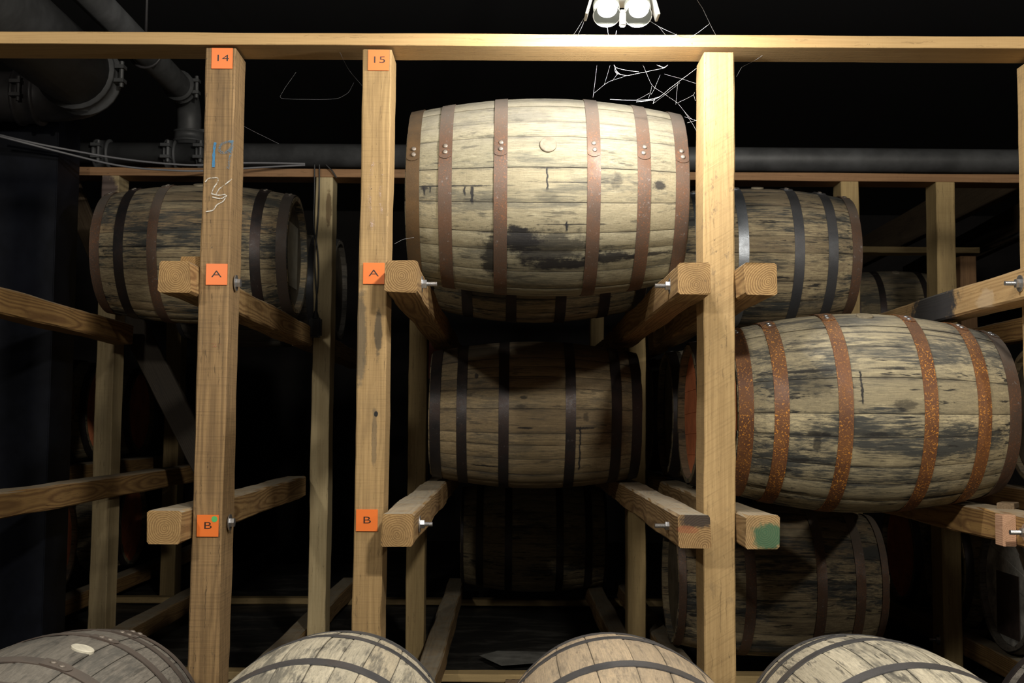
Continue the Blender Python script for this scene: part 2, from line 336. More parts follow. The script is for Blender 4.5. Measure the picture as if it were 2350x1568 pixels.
M = {
 'orange_paint': simple('orange_painted_head', (.86, .28, .13), .6, noise=.2, nscale=8),
 'dim_head': simple('old_oak_head', (.10, .085, .06), .7, noise=.4, nscale=14),
 'grey_head': simple('grey_oak_head', (.42, .42, .40), .7, noise=.6, nscale=9),
 'orange_plate': simple('orange_sign_plastic', (.86, .20, .035), .4),
 'black_print': simple('black_print', (.02, .012, .01), .5),
 'green_dot': simple('green_sticker', (.10, .50, .16), .5),
 'zinc': simple('zinc_bolt', (.55, .55, .56), .32, .9, noise=.2, nscale=90),
 'rivet': simple('rivet_head', (.27, .235, .20), .5, .5, noise=.3, nscale=150),
 'rivet_zinc': simple('zinc_rivet', (.5, .52, .56), .35, .8),
 'bung': simple('bung_wood', (.24, .20, .145), .7, noise=.25, nscale=30),
 'bung_dark': simple('bung_wood_dark', (.26, .22, .15), .7, noise=.25, nscale=30),
 'bung_pale': simple('bung_poplar', (.72, .68, .56), .6, noise=.15, nscale=40),
 'pipe': simple('grey_painted_pipe', (.060, .062, .065), .55, .1, noise=.3, nscale=7),
 'pipe_dark': simple('dark_painted_pipe', (.03, .028, .03), .5, .1, noise=.3, nscale=7),
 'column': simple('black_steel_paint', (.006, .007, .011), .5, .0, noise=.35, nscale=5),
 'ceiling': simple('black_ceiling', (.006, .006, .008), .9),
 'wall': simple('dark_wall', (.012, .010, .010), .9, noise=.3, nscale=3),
 'floor': simple('dark_floor', (.022, .021, .02), .45, noise=.6, nscale=4),
 'white_metal': simple('white_enamel', (.78, .78, .75), .4),
 'cable': simple('grey_cable', (.14, .14, .15), .5),
 'black_rubber': simple('black_rubber', (.012, .012, .013), .5),
 'card': simple('grey_label_sheet', (.34, .35, .33), .35, .3, noise=.25, nscale=12),
 'dark_card': simple('dark_label', (.05, .035, .03), .6, noise=.3, nscale=20),
 'paper': simple('dusty_paper', (.16, .16, .15), .7, noise=.3, nscale=12),
 'pink': simple('pink_paint', (.62, .22, .17), .6, noise=.15, nscale=10),
 'web': simple('web_silk', (.5, .52, .56), .6),
}
def chalk(name, col, thr=.45):
    t = NT(name); n = t.noise(t.sc(t.obj(), (620, 620, 300)), 1., 4., .75); n = t.math('ADD', n, t.math('MULTIPLY_ADD', t.noise(t.obj(), 45., 2.), .5, -.25))
    a = t.ramp(n, thr-.06, thr+.10, 0, .85); t.inp(t.b.inputs['Alpha'], a); return t.fin(col, .9)
M['blue_chalk'] = chalk('blue_chalk', (.05, .24, .48), .36); M['blue_chalk_faint'] = chalk('faint_blue_chalk', (.10, .22, .34), .51)
M['white_chalk'] = chalk('white_chalk', (.72, .72, .68), .46)
M['pink_chalk'] = chalk('faint_pink_chalk', (.58, .44, .38), .60)
M['red_chalk'] = chalk('faint_red_chalk', (.42, .16, .10), .58)
t = NT('glowing_bulb'); t.inp(t.b.inputs['Emission Color'], (1, .98, .95, 1)); t.inp(t.b.inputs['Emission Strength'], 9.); M['bulb'] = t.fin((.9, .9, .9), .4)
t = NT('dim_lens'); t.inp(t.b.inputs['Emission Color'], (.8, .85, .7, 1)); t.inp(t.b.inputs['Emission Strength'], .09); M['lens'] = t.fin((.12, .125, .11), .3)
t = NT('lamp_glass'); t.inp(t.b.inputs['Transmission Weight'], .75); t.inp(t.b.inputs['IOR'], 1.2); M['glass'] = t.fin((.75, .78, .72), .15)

M['column'].node_tree.nodes['Principled BSDF'].inputs['Specular IOR Level'].default_value = .15
M['lamp_shell'] = simple('lamp_shell', (.42, .43, .38), .5)
# ------------------------------------------------------------------ room
def struct(name, a, b, mat):
    bm = bmesh.new(); add_box(bm, a, b); return tag(bm_obj(name, bm, mat), kind='structure')
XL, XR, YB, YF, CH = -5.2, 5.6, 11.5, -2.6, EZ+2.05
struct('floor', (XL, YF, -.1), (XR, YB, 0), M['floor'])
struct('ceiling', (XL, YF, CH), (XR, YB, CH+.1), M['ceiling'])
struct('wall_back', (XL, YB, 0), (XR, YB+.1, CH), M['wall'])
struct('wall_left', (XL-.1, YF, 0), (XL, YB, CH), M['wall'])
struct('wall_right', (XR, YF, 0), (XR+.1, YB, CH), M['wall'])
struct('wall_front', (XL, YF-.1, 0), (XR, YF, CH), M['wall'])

# ------------------------------------------------------------------ timber pieces
rng = random.Random(4)
def beam_mesh(L, W_, D, seg=24, rough=.0012, bev=.004, seed=0, ragged=0.):
    """rough timber: local Z is the length; corners bevelled and uneven"""
    rg_ = random.Random(seed)
    prof = []
    for sx, sy in ((-1, -1), (1, -1), (1, 1), (-1, 1)):
        cx, cy = sx*W_/2, sy*D/2
        if sx*sy > 0: pa, pb = (cx, cy-sy*bev), (cx-sx*bev, cy)
        else: pa, pb = (cx-sx*bev, cy), (cx, cy-sy*bev)
        prof += [pa, pb]
    n = len(prof); verts = []; faces = []
    ph = [rg_.uniform(0, 9) for _ in range(4)]
    for i in range(seg+1):
        z = L*i/seg
        for k, (x, y) in enumerate(prof):
            j = rough*(sin(z*7+ph[k//2])+rg_.uniform(-1, 1)*.7)
            e = 0
            if i in (0, seg) and ragged: e = (rg_.uniform(-1, .3))*ragged*(1 if i else -1)
            s = 1 + j/(W_/2)
            verts.append((x*s, y*(1+j/(D/2)*.6), z+e))
    for i in range(seg):
        for k in range(n):
            a = i*n+k; b = i*n+(k+1) % n; faces.append((a, b, b+n, a+n))
    faces.append(tuple(range(n))[::-1]); faces.append(tuple(range(seg*n, seg*n+n)))
    return verts, faces
def timber_piece(name, p0, p1, W_, D, mat, label, cat, seed, side=None, tone=1., pith=None, ragged=0., rough=.0012, bev=.004, seg=24, kind=None, parent=None, group=None):
    """p0 -> p1 is the centre line; W_ across local X, D across local Y"""
    p0, p1 = Vector(p0), Vector(p1); d = (p1-p0); L = d.length; z = d.normalized()
    x = Vector(side or (1, 0, 0)); x = (x - z*x.dot(z)).normalized(); y = z.cross(x)
    mw = Matrix((x, y, z)).transposed().to_4x4(); mw.translation = p0
    v, f = beam_mesh(L, W_, D, seg, rough, bev, seed, ragged)
    rr = random.Random(seed+77)
    if pith is None: pith = (rr.uniform(-.03, .03), rr.uniform(-.03, .03))
    o = mesh(name, v, f, mat, None, False, mw=mw, color=(pith[0], pith[1], tone, 1))
    if parent: o.parent = parent
    return tag(o, label, cat, group, kind)

FY = 3.375; F2 = 5.36; F3 = 7.25; PD = .14
H1 = EZ+1.079; H2 = EZ+1.112
def post(xl, xr, Y, top, mat, label, seed, tone=1., pith=None, bottom=0., dx=0., **k):
    xc = (xl+xr)/2
    return timber_piece('rack_post', (xc+dx, Y+PD/2, bottom), (xc, Y+PD/2, top), xr-xl, PD, mat, label, 'post', seed, tone=tone, pith=pith, seg=40, bev=.0035, **k)
p14 = post(-.889, -.803, FY, H1, W['post_brown'], 'brown rough-sawn front post carrying orange sign 14 and chalk marks', 11, dx=-.010)
p15 = post(-.431, -.348, FY, H1, W['post_tan'], 'tan front post carrying orange sign 15, beside the top barrel', 12, dx=-.007)
p16 = post(.565, .655, FY, H1, W['post_yellow'], 'bright yellowish rough-sawn front post without signs, between the two big front barrels', 13, dx=-.006)
post(1.541, 1.628, FY, H1, W['post_yellow'], 'front post cut off by the right edge of the photo', 14)
post(-1.98, -1.893, FY, H1, W['post_tan'], 'front post left of sign 14, outside the frame', 15)
hb = timber_piece('header_beam', (-3.2, FY-.012+.07, EZ+1.105-.009), (3.0, FY-.012+.07, EZ+1.105+.012), .036, .142, W['beam'], 'long flat board lying across the tops of the front posts', 'beam', 21,
             side=(0, 0, 1), seg=60, rough=.0005, bev=.0015, pith=(.05, .12))
# second frame
post(-1.877, -1.797, F2, H2, W['back_post_purple'], 'back post with dark purple streaks at its top, behind left barrel', 31, tone=1.)
post(-.893, -.812, F2, H2, W['back_post_pale'], 'pale peeling back post with a black cord hanging down it', 32)
post(-.452, -.370, F2, H2, W['back_post'], 'back post just left of the dark middle barrel', 33, tone=.9)
post(.548, .628, F2, H2, W['back_post'], 'pale back post just right of the dark middle barrel', 34)
post(1.530, 1.612, F2, H2, W['back_post'], 'back post behind the right end of the patchy upper right barrel', 35)
post(1.968, 2.055, F2, H2, W['back_post'], 'wide back post in the upper right, right of the patchy barrel', 36, tone=1.05)
timber_piece('back_header_beam', (-3.0, F2+.065, H2+.019), (3.6, F2+.065, H2+.019), .038, .14, W['brown_beam'], 'brown board across the back posts under the grey pipe', 'beam', 41, side=(0, 0, 1), seg=40, rough=.0006, bev=.002)
# third frame
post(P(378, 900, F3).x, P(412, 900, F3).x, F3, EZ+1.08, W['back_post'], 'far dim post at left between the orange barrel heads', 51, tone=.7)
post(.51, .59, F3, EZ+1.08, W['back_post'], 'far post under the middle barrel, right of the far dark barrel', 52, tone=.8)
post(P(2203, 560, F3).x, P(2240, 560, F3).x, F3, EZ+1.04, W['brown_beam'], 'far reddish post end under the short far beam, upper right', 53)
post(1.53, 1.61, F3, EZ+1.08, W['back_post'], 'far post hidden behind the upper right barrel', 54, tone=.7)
timber_piece('far_header_beam', (1.3, F3+.05, EZ+1.075), (P(2245, 545, F3).x, F3+.05, EZ+1.075), .036, .14, W['back_post'], 'far short header beam ending at upper right, above the farthest barrel', 'beam', 55, side=(0, 0, 1))

RW = .090
TOPS = {'A': .442, 'B': -.256, 'C': -.955}
def rail(xl, lev, y0, y1, mat, label, seed, pith=None, tone=1., ragged=.003, dh=0., **k):
    zc = EZ+TOPS[lev]+dh-RW/2
    sag = -.010 if lev == 'A' else 0
    return timber_piece('support_rail', (xl+RW/2, y0, zc+sag*(y0-3.3)), (xl+RW/2, y1, zc+sag*(y1-3.3)), RW, RW, mat, label, 'rail', seed, side=(1, 0, 0), pith=pith, tone=tone, ragged=ragged, rough=.0022, bev=.006, **k)
# local X = world X; local Y = z x x = (0,1,0)x(1,0,0) = (0,0,-1): down
rail(-.985, 'A', 3.29, 5.30, W['rail_end'], 'upper rail left of post 14, end grain facing out beside sign A', 61, (-.004, .002))
rail(-.990, 'B', 3.27, 5.30, W['rail_end'], 'middle rail left of post 14, end grain beside sign B with green dot', 62, (.002, .006))
rail(-.345, 'A', 3.245, 5.30, W['rail_end'], 'upper rail right of post 15, under left end of top barrel', 63, (-.008, .002), tone=.85)
rail(-.343, 'B', 3.235, 5.30, W['rail_end'], 'dusty middle rail right of post 15 with cracked end grain', 64, (.001, .012))
rail(.469, 'A', 3.25, 5.30, W['rail_end'], 'upper rail left of the yellow post, under right end of top barrel', 65, (.002, .016))
rail(.469, 'B', 3.25, 5.30, W['rail_burnt'], 'middle rail left of the yellow post with scorched dark end', 66, (.03, .035))
rail(.656, 'A', 3.25, 5.30, W['rail_end'], 'upper rail right of the yellow post, ringed end grain', 67, (.014, -.006))
rail(.656, 'B', 3.25, 5.30, W['rail_green'], 'middle rail right of the yellow post with green painted end', 68, (.01, .0))
rail(-1.794, 'A', 3.2, 5.34, W['rail'], 'long upper rail crossing the black steel column at far left', 69, (.10, .02))
rail(-1.794, 'B', 3.2, 7.24, W['rail'], 'long middle rail at far left sloping up from left edge', 70, (.12, -.02), tone=.9)
rail(1.446, 'A', 3.25, 5.30, W['rail_char'], 'upper right rail with black charred patch and bolt', 71, (-.13, .03))
rail(1.446, 'B', 3.25, 5.30, W['rail'], 'middle right rail under right end of the rusty-hooped barrel', 72, (-.12, .02))
rail(2.058, 'A', 3.3, 5.30, W['rail'], 'swirly grained rail behind the black charred rail at right edge', 73, (-.075, .01))
rail(2.058, 'B', 3.3, 7.3, W['rail'], 'middle rail behind the right end of the rusty-hooped barrel', 74, (-.12, .02), tone=.8)
for x, lab, sd in ((-1.794, 'far left low rail receding behind the front barrels', 75), (-.993, 'low rail behind the foot of post 14', 76), (-.345, 'dusty low rail on the floor left of the empty bay', 77),
                (.465, 'dusty low rail on the floor right of the empty bay', 78), (.656, 'low rail behind the foot of the yellow post', 79),
                (1.444, 'low rail behind the rightmost front barrel', 80), (2.058, 'low rail under the grey-headed barrel at lower right', 81)):
    rail(x, 'C', 3.3, 7.2, W['rail_end'], lab, sd, tone=.8, seg=30)
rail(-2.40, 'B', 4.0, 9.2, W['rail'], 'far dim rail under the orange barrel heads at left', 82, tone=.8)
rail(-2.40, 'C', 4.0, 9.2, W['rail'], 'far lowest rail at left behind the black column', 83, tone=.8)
for x, lev, lab, sd in ((-.985, 'A', 'far upper rail beyond the back posts, behind sign A of post 14', 84), (.474, 'B', 'far middle rail carrying on behind the dark middle barrel', 85), (.656, 'B', 'far middle rail under the row of orange-headed barrels', 86),
                        (.656, 'A', 'far upper rail behind the yellow post', 87), (-.345, 'B', 'far middle rail left behind the dark middle barrel', 88), (-.345, 'A', 'far upper rail behind the top barrel, left side', 89), (.474, 'A', 'far upper rail behind the top barrel, right side', 90), (2.058, 'A', 'far upper rail under the farthest barrel at upper right', 92)):
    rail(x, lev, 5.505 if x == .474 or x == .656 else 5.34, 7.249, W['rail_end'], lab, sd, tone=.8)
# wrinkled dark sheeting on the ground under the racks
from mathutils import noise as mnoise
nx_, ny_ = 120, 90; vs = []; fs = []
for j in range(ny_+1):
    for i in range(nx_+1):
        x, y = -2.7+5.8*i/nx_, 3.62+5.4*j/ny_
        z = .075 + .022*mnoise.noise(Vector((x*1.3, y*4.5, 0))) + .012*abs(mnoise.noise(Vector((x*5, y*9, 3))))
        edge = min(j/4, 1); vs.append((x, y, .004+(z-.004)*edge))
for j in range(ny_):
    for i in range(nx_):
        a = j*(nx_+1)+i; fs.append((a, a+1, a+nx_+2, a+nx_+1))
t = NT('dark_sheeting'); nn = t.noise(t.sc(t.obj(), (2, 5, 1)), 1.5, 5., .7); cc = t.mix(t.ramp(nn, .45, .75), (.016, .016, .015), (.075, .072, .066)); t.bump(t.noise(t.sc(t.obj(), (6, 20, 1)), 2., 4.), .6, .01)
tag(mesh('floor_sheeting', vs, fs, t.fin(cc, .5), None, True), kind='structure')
# sills under the low rails
for (x0, x1, y, zt, lab, sd) in ((-.75, 1.6, 4.98, .13, 'pale sill board across the floor at front of the empty bay', 91), (-2.4, 2.9, 7.0, .13, 'far sill board across the dark floor', 93), (-2.5, -.80, 5.0, .13, 'sill board across the floor behind post 14', 94)):
    timber_piece('sill_board', (x0, y, .1065), (x1, y, .1065), .034, .09, W['back_post'], lab, 'board', sd, side=(0, 0, 1), tone=.7 if y > 6 or x0 < -2 else 1.)
timber_piece('board_offcut', (P(1160, 1545, 4.9).x, 4.905, .085), (P(1240, 1545, 4.9).x, 4.905, .085), .05, .03, W['dark_board'], 'short board offcut nailed to the pale floor sill', 'board', 95, side=(0, 0, 1))
# braces
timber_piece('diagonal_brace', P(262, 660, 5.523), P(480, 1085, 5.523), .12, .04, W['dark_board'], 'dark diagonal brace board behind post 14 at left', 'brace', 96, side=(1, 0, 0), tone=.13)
timber_piece('diagonal_brace', P(130, 350, 6.0), P(300, 770, 6.0), .10, .04, W['dark_board'], 'dark diagonal brace beside the black column, left of left barrel', 'brace', 97, side=(1, 0, 0))
# spacers and wedges
def wedge(name, a, b, mat, lab, sd, ends=1., side=(1, 0, 0), cat='block', WD=(.05, .03)):
    return timber_piece(name, a, b, WD[0], WD[1], mat, lab, cat, sd, side=side, seg=4, rough=.0006, bev=.002)
wedge('wood_block', (-.93, 3.42, EZ+.457), (-.93, 3.50, EZ+.457), W['rail'], 'small wood block on the rail left of post 14', 101, WD=(.06, .03))
wedge('wood_block', (-.33, 4.78, EZ-.242), (-.25, 4.78, EZ-.242), W['back_post'], 'small pale chock by left end of the dark middle barrel', 102, WD=(.04, .03))
wedge('wood_block', (1.50, 3.56, EZ-.246), (1.54, 3.62, EZ-.246), W['dark_board'], 'small dark chock on rail under the rusty-hooped barrel', 103, WD=(.05, .018))
wedge('wood_block', (1.455, 4.9, EZ+.455), (1.53, 4.9, EZ+.455), W['back_post'], 'small pale chock under the patchy barrel at right', 104, WD=(.03, .05))
wedge('spacer_block', (1.4255, 3.36, EZ-.302), (1.4255, 3.41, EZ-.302), W['pink_end'], 'fresh pinkish spacer block beside the bolt at right edge', 105, WD=(.038, .088))

# ------------------------------------------------------------------ bolts
def hexnut(bm, c, ax, R, t_):
    c = Vector(c); ax = Vector(ax)
    add_cyl(bm, c, c+ax*t_, R, n=6)
def bolt(x, y, z, dirx, lab, length=.045, head=False):
    root = empty('bolt', (x, y, z)); tag(root, lab, 'bolt')
    bm = bmesh.new(); add_cyl(bm, (0, 0, 0), (dirx*.003, 0, 0), .024, n=28); bm_obj('washer', bm, M['zinc'], root)
    bm = bmesh.new(); hexnut(bm, (dirx*.003, 0, 0), (dirx, 0, 0), .0135, .012); bm_obj('hex_head' if head else 'nut', bm, M['zinc'], root)
    if not head:
        bm = bmesh.new(); n = 14; pts = []; rr = []
        for i in range(n*2): pts.append((dirx*(.015+(length-.015)*i/(n*2-1)), 0, 0)); rr.append(.0068 if i % 2 else .0060)
        tube(bm, pts, rr, 14); bm_obj('threaded_shank', bm, M['zinc'], root)
    return root
RC = {'A': EZ+.397, 'B': EZ-.301}
bolt(-.255, 3.43, RC['A'], 1, 'zinc bolt end at upper rail right of post 15')
bolt(-.253, 3.43, RC['B'], 1, 'zinc bolt end at middle rail right of post 15', .038)
bolt(.474, 3.43, RC['A'], -1, 'zinc bolt end at upper rail left of the yellow post')
bolt(.473, 3.43, RC['B'], -1, 'zinc bolt end at middle rail left of the yellow post')
bolt(-.802, 3.44, RC['A'], 1, 'hex bolt head on post 14 beside sign A', head=True)
bolt(-.804, 3.44, RC['B'], 1, 'hex bolt head on post 14 beside sign B', head=True)
bolt(1.446, 3.30, RC['A'], -1, 'zinc bolt end on the charred upper right rail')
bolt(1.446, 3.30, RC['B'], -1, 'zinc bolt end beside the pinkish spacer at right edge')
bolt(1.968, 5.42, EZ-.98, -1, 'dim bolt low on the wide back post at right')

# ------------------------------------------------------------------ barrels
def rest(lev, xc, L, R, Re, xl, xr):
    """centre height of a barrel lying on two rails whose inner edges are xl and xr"""
    r = max(R-(R-Re)*(abs(2*(x-xc)/L)**1.9) for x in (max(xl, xc-L/2), min(xr, xc+L/2)))
    return EZ+TOPS[lev]+r+.004
BAY = {'mid': (-.255, .465), 'left': (-1.707, -.979), 'right': (.746, 1.446), 'far': (2.148, 2.85), 'farleft': (-3.1, -2.40)}
def barrel(kind, label, c, L, R, Re, roll, wood, hoop, headm=('dim_head', 'dim_head'), axis='X', hoops=None, bung='bung', endhoop=None, seed=0, group=None, ns=26, rivets=True, yaw=0., nx=10, rivmat='rivet', hoopmats=None, lap=1, lapth=0., chalkhead=None, hw=.041, headw=None):
    if axis == 'X':
        lev = 'A' if c[2]-EZ > .4 else 'B' if c[2]-EZ > -.3 else 'C'
        bay = min(BAY.values(), key=lambda q: abs((q[0]+q[1])/2-c[0]))
        c = (c[0], c[1], rest(lev, c[0], L, R, Re, *bay) - (.010*(c[1]-3.3) if lev == 'A' else 0))
    root = empty('whiskey_barrel', c); tag(root, label, 'barrel', group)
    B = Matrix.Rotation(yaw, 4, 'Z') @ (Matrix.Rotation(pi/2, 4, 'Z') if axis == 'Y' else Matrix.Identity(4)) @ Matrix.Rotation(-roll, 4, 'X')
    root.matrix_world = Matrix.Translation(c) @ B
    rg_ = random.Random(seed*13+5)
    col = (rg_.random(), 0, 0, 1)
    rad = lambda x: R-(R-Re)*(abs(2*x/L)**1.9)
    ws = [rg_.uniform(.6, 1.45) for _ in range(ns)]; tot = sum(ws); th = rg_.uniform(0, 1)
    pt = lambda x, r, a: (x, -r*cos(a), r*sin(a))
    xs = [-L/2+L*i/nx for i in range(nx+1)]
    for wv in ws:
        a0, a1 = th, th+wv/tot*2*pi; th = a1
        off = rg_.uniform(-.0011, .0011); g = .0005/R
        vs, fs, uv = [], [], []
        A = [a0+g, a0+g+(a1-a0)*.06, a0+(a1-a0)*.5, a1-g-(a1-a0)*.06, a1-g]; dr = [-.0013, 0, .0002, 0, -.0013]
        U = [0, .06, .5, .94, 1]
        ej = [rg_.uniform(-.0015, .0015), rg_.uniform(-.0015, .0015)]
        for i, x in enumerate(xs):
            xx = x + (ej[0] if i == 0 else ej[1] if i == nx else 0)
            ch = .003 if i in (0, nx) else 0
            for a, d, uu in zip(A, dr, U): vs.append(pt(xx, rad(x)+off+d-ch, a)); uv.append((uu, i/nx))
            for a, uu in ((A[4], 1), (A[0], 0)): vs.append(pt(xx, rad(x)-.026+(.006 if ch else 0), a)); uv.append((uu, i/nx))
        for i in range(nx):
            b = i*7
            for k in range(7): fs.append((b+k, b+(k+1) % 7, b+7+(k+1) % 7, b+7+k))
        fs.append((6, 5, 4, 3, 2, 1, 0)); b = nx*7; fs.append(tuple(b+k for k in range(7)))
        o = mesh('stave', vs, fs, BW[wood], root, True, uvs=uv, color=col)
        me = o.data
        flat = [k for k, p in enumerate(me.polygons) if p.index >= nx*7 or p.index % 7 in (4, 5, 6)]
        for k in flat: me.polygons[k].use_smooth = False
        try: me.set_sharp_from_angle(angle=radians(40))
        except Exception: pass
    # heads, recessed in the chime
    for s, hm in zip((-1, 1), headm):
        xh = s*(L/2-.028); rh = rad(xh)-.0245; nb = 6; vs = []; fs = []
        if hm != 'dim_head' or axis == 'Y':         # head made of straight boards
            hd = empty('head'); hd.parent = root; nb = 6; ed = [-rh+2*rh*k/nb+(rg_.uniform(-.01, .01) if 0 < k < nb else 0) for k in range(nb+1)]
            for a_, b_ in zip(ed, ed[1:]):
                a2, b2 = a_+.0006, b_-.0006; m_ = 7
                lo = [sqrt(max(0, rh*rh-(a2+(b2-a2)*k/m_)**2)) for k in range(m_+1)]; yy = [a2+(b2-a2)*k/m_ for k in range(m_+1)]
                o_ = rg_.uniform(-.0012, .0012)
                ring = [(y_, z_) for y_, z_ in zip(yy, lo)] + [(y_, -z_) for y_, z_ in zip(yy[::-1], lo[::-1])]
                n = len(ring); vs = [(xh+o_, y_, z_) for y_, z_ in ring]+[(xh+o_-s*.012, y_, z_) for y_, z_ in ring]
                fs = [tuple(range(n)) if s > 0 else tuple(range(n))[::-1]]+[(k, (k+1) % n, n+(k+1) % n, n+k) for k in range(n)]
                mesh('head_board', vs, fs, M[hm], hd, False)
        else:
            n = 40
            for ring, (rr, dx_) in enumerate(((rh, 0), (rh*.96, s*.003), (0.001, s*.003))):
                for k in range(n): vs.append(pt(xh+dx_, rr, 2*pi*k/n))
            for q in range(2):
                for k in range(n): fs.append((q*n+k, q*n+(k+1) % n, (q+1)*n+(k+1) % n, (q+1)*n+k))
            mesh('head', vs, fs, M[hm], root, False)
    hf = hoops or [-.415, -.303, -.142, .142, .303, .415]
    for hi, hx in enumerate(hf):
        wd = hw*1.05 if abs(hx) > .40*L else hw
        x0, x1 = hx-wd/2, hx+wd/2
        x0, x1 = max(x0, -L/2+.002), min(x1, L/2-.002)
        hm = (hoopmats[hi] if hoopmats else None) or (endhoop if endhoop and hi in (0, len(hf)-1) else hoop)
        n = 72; vs = []; fs = []
        for k in range(n):
            a = 2*pi*k/n
            for x, dr_ in ((x0, 0), (x0, .0026), (x1, .0026), (x1, 0)): vs.append(pt(x, rad(x)+.0002+dr_, a))
        for k in range(n):
            b, d = k*4, ((k+1) % n)*4
            for j in range(3): fs.append((b+j, b+j+1, d+j+1, d+j))
        # lapped end with rounded tip
        s = lap; m_ = 12; b0 = len(vs); a_tip = lapth - s*.115
        for k in range(m_+1):
            u = k/m_; a = lapth + s*.10 - s*u*.215
            near = max(0, (u-.80)/.20); shr = sqrt(max(0, 1-near*near))
            shr = .25+.75*shr
            xm = (x0+x1)/2; h2 = (x1-x0)/2*shr*.985
            for x, dr_ in ((xm-h2, .001), (xm-h2, .0052), (xm+h2, .0052), (xm+h2, .001)): vs.append(pt(x, rad(x)+dr_, a))
        for k in range(m_):
            b, d = b0+k*4, b0+(k+1)*4
            for j in range(3): fs.append((b+j, b+j+1, d+j+1, d+j))
        fs.append((b0+m_*4+3, b0+m_*4+2, b0+m_*4+1, b0+m_*4)); fs.append((b0, b0+1, b0+2, b0+3))
        me = bpy.data.meshes.new('hoop'); me.from_pydata(vs, [], fs); me.materials.append(HO[hm])
        bm = bmesh.new(); bm.from_mesh(me); bmesh.ops.recalc_face_normals(bm, faces=bm.faces)
        bm.to_mesh(me); bm.free(); me.polygons.foreach_set('use_smooth', [False]*len(me.polygons))
        for p in me.polygons: p.use_smooth = True
        try: me.set_sharp_from_angle(angle=radians(40))
        except Exception: pass
        ho = link('hoop', me, root)
        if rivets:
            for da in (.035, -.035):
                a = lapth+s*(-.01)+da; xm = (x0+x1)/2 + rg_.uniform(-.003, .003)
                rr = rad(xm)+.005
                bm = bmesh.new(); pts = [pt(xm, rr-.002, a), pt(xm, rr+.0022, a), pt(xm, rr+.0036, a)]
                tube(bm, pts, [.0078, .0074, .0045], 12); bm_obj('rivet', bm, M[rivmat], ho, True)
    if bung:
        bm = bmesh.new(); n = 28
        rr = R+.001
        pts = [pt(0, rr-.01, 0), pt(0, rr+.003, 0), pt(0, rr+.0045, 0)]
        tube(bm, pts, [.026, .026, .024], n); bm_obj('bung', bm, M[bung], root)
    return root

FRONT = [(-.144), .139]
barrel('x', 'large weathered barrel on the top rails beside sign 15, brightly lit from above', (.117, 3.83, EZ+.733), .872, .322, .272, .335, 'top', 'brown', hoops=[-.414, -.313, -.144, .139, .293, .413], endhoop='end_brown', seed=1, ns=24, nx=14, hoopmats=['end_brown', 'brown', 'brown', 'brown', 'brown', 'brown'], lapth=0.)
barrel('x', 'shadowed barrel directly behind and below the big lit top barrel', (.10, 4.66, EZ+.695), .86, .33, .268, 2.0, 'dark', 'dark', seed=2, hoops=[-.41, -.26, -.09, .10, .27, .41], rivets=False)
barrel('x', 'brown barrel in the middle bay at level B with dark iron hoops', (.112, 5.0, EZ+.010), .862, .310, .262, 1.9, 'mid', 'dark', seed=3, hoops=[-.405, -.297, -.128, .140, .325, .41], rivets=True, nx=12, ns=27)
barrel('x', 'farthest dark barrel low in the middle bay beyond the empty floor', (.152, 6.85, EZ-.675), .82, .32, .27, 1.0, 'dark', 'dark', seed=4, rivets=False, nx=8)
barrel('x', 'dark stained barrel at upper left behind post 14 with a metal label on its head', (-1.300, 4.98, EZ+.680), .80, .295, .250, 1.25, 'patchy', 'oldrust', seed=5, hoops=[-.378, -.275, -.135, .135, .275, .378], headm=('dim_head', 'dim_head'), hoopmats=['brown', 'dark', 'brown', 'dark', 'dark', 'oldrust'], bung='bung_dark', nx=12)
barrel('x', 'patchy black-stained barrel with bluish steel hoops, upper right', (1.045, 4.98, EZ+.680), .78, .295, .253, 1.3, 'patchy', 'steel', seed=6, hoops=[-.368, -.27, -.10, .125, .265, .368], hoopmats=['dark', 'silver', 'silver', 'steel', 'steel', 'brown'], bung='bung_dark', nx=12, ns=22)
barrel('x', 'large streaked barrel at right with bright orange-rusted hoops', (1.128, 3.82, EZ+.022), .862, .322, .258, 1.22, 'right', 'orange', seed=7, hoops=[-.408, -.305, -.12, .135, .305, .41], headm=('orange_paint', 'orange_paint'), ns=24, nx=14, rivmat='rivet_zinc', bung='bung_dark', hoopmats=['orange', 'orange', 'orange', 'orange', 'orange', 'brown'], hw=.043)
barrel('x', 'barrel with orange painted head seen just left of the yellow post', (1.108, 4.52, EZ+.025), .84, .312, .268, 1.6, 'dark', 'dark', seed=8, headm=('orange_paint', 'orange_paint'), rivets=False, hoops=[-.40, -.29, -.13, .13, .29, .40], endhoop=None, nx=8)
barrel('x', 'dark barrel with old brown head behind the orange-headed barrel', (1.108, 5.17, EZ+.025), .84, .312, .268, 1.6, 'dark', 'dark', seed=9, rivets=False, hoops=[-.40, -.29, -.13, .13, .29, .40], nx=8)
barrel('x', 'farthest dark barrel in the row behind the orange-headed barrel', (1.108, 5.83, EZ+.025), .84, .312, .268, 1.6, 'dark', 'dark', seed=10, rivets=False, hoops=[-.40, -.29, -.13, .13, .29, .40], nx=8)
barrel('x', 'dim barrel low right, under the rusty-hooped barrel and behind the yellow post', (1.118, 5.05, EZ-.66), .85, .318, .268, 2.4, 'patchy', 'brown', seed=11, nx=12, headm=('dim_head', 'dim_head'), bung='bung_dark', rivets=False)
barrel('x', 'farthest barrel at upper right under the short far beam', (2.53, 7.75, EZ+.70), .84, .315, .27, 1.2, 'dark', 'dark', seed=12, rivets=False, nx=8)
barrel('x', 'tan barrel cut off by the right edge behind the rusty-hooped barrel', (2.49, 4.62, EZ+.02), .86, .315, .27, 1.3, 'mid', 'oldrust', seed=13, nx=8, rivets=False)
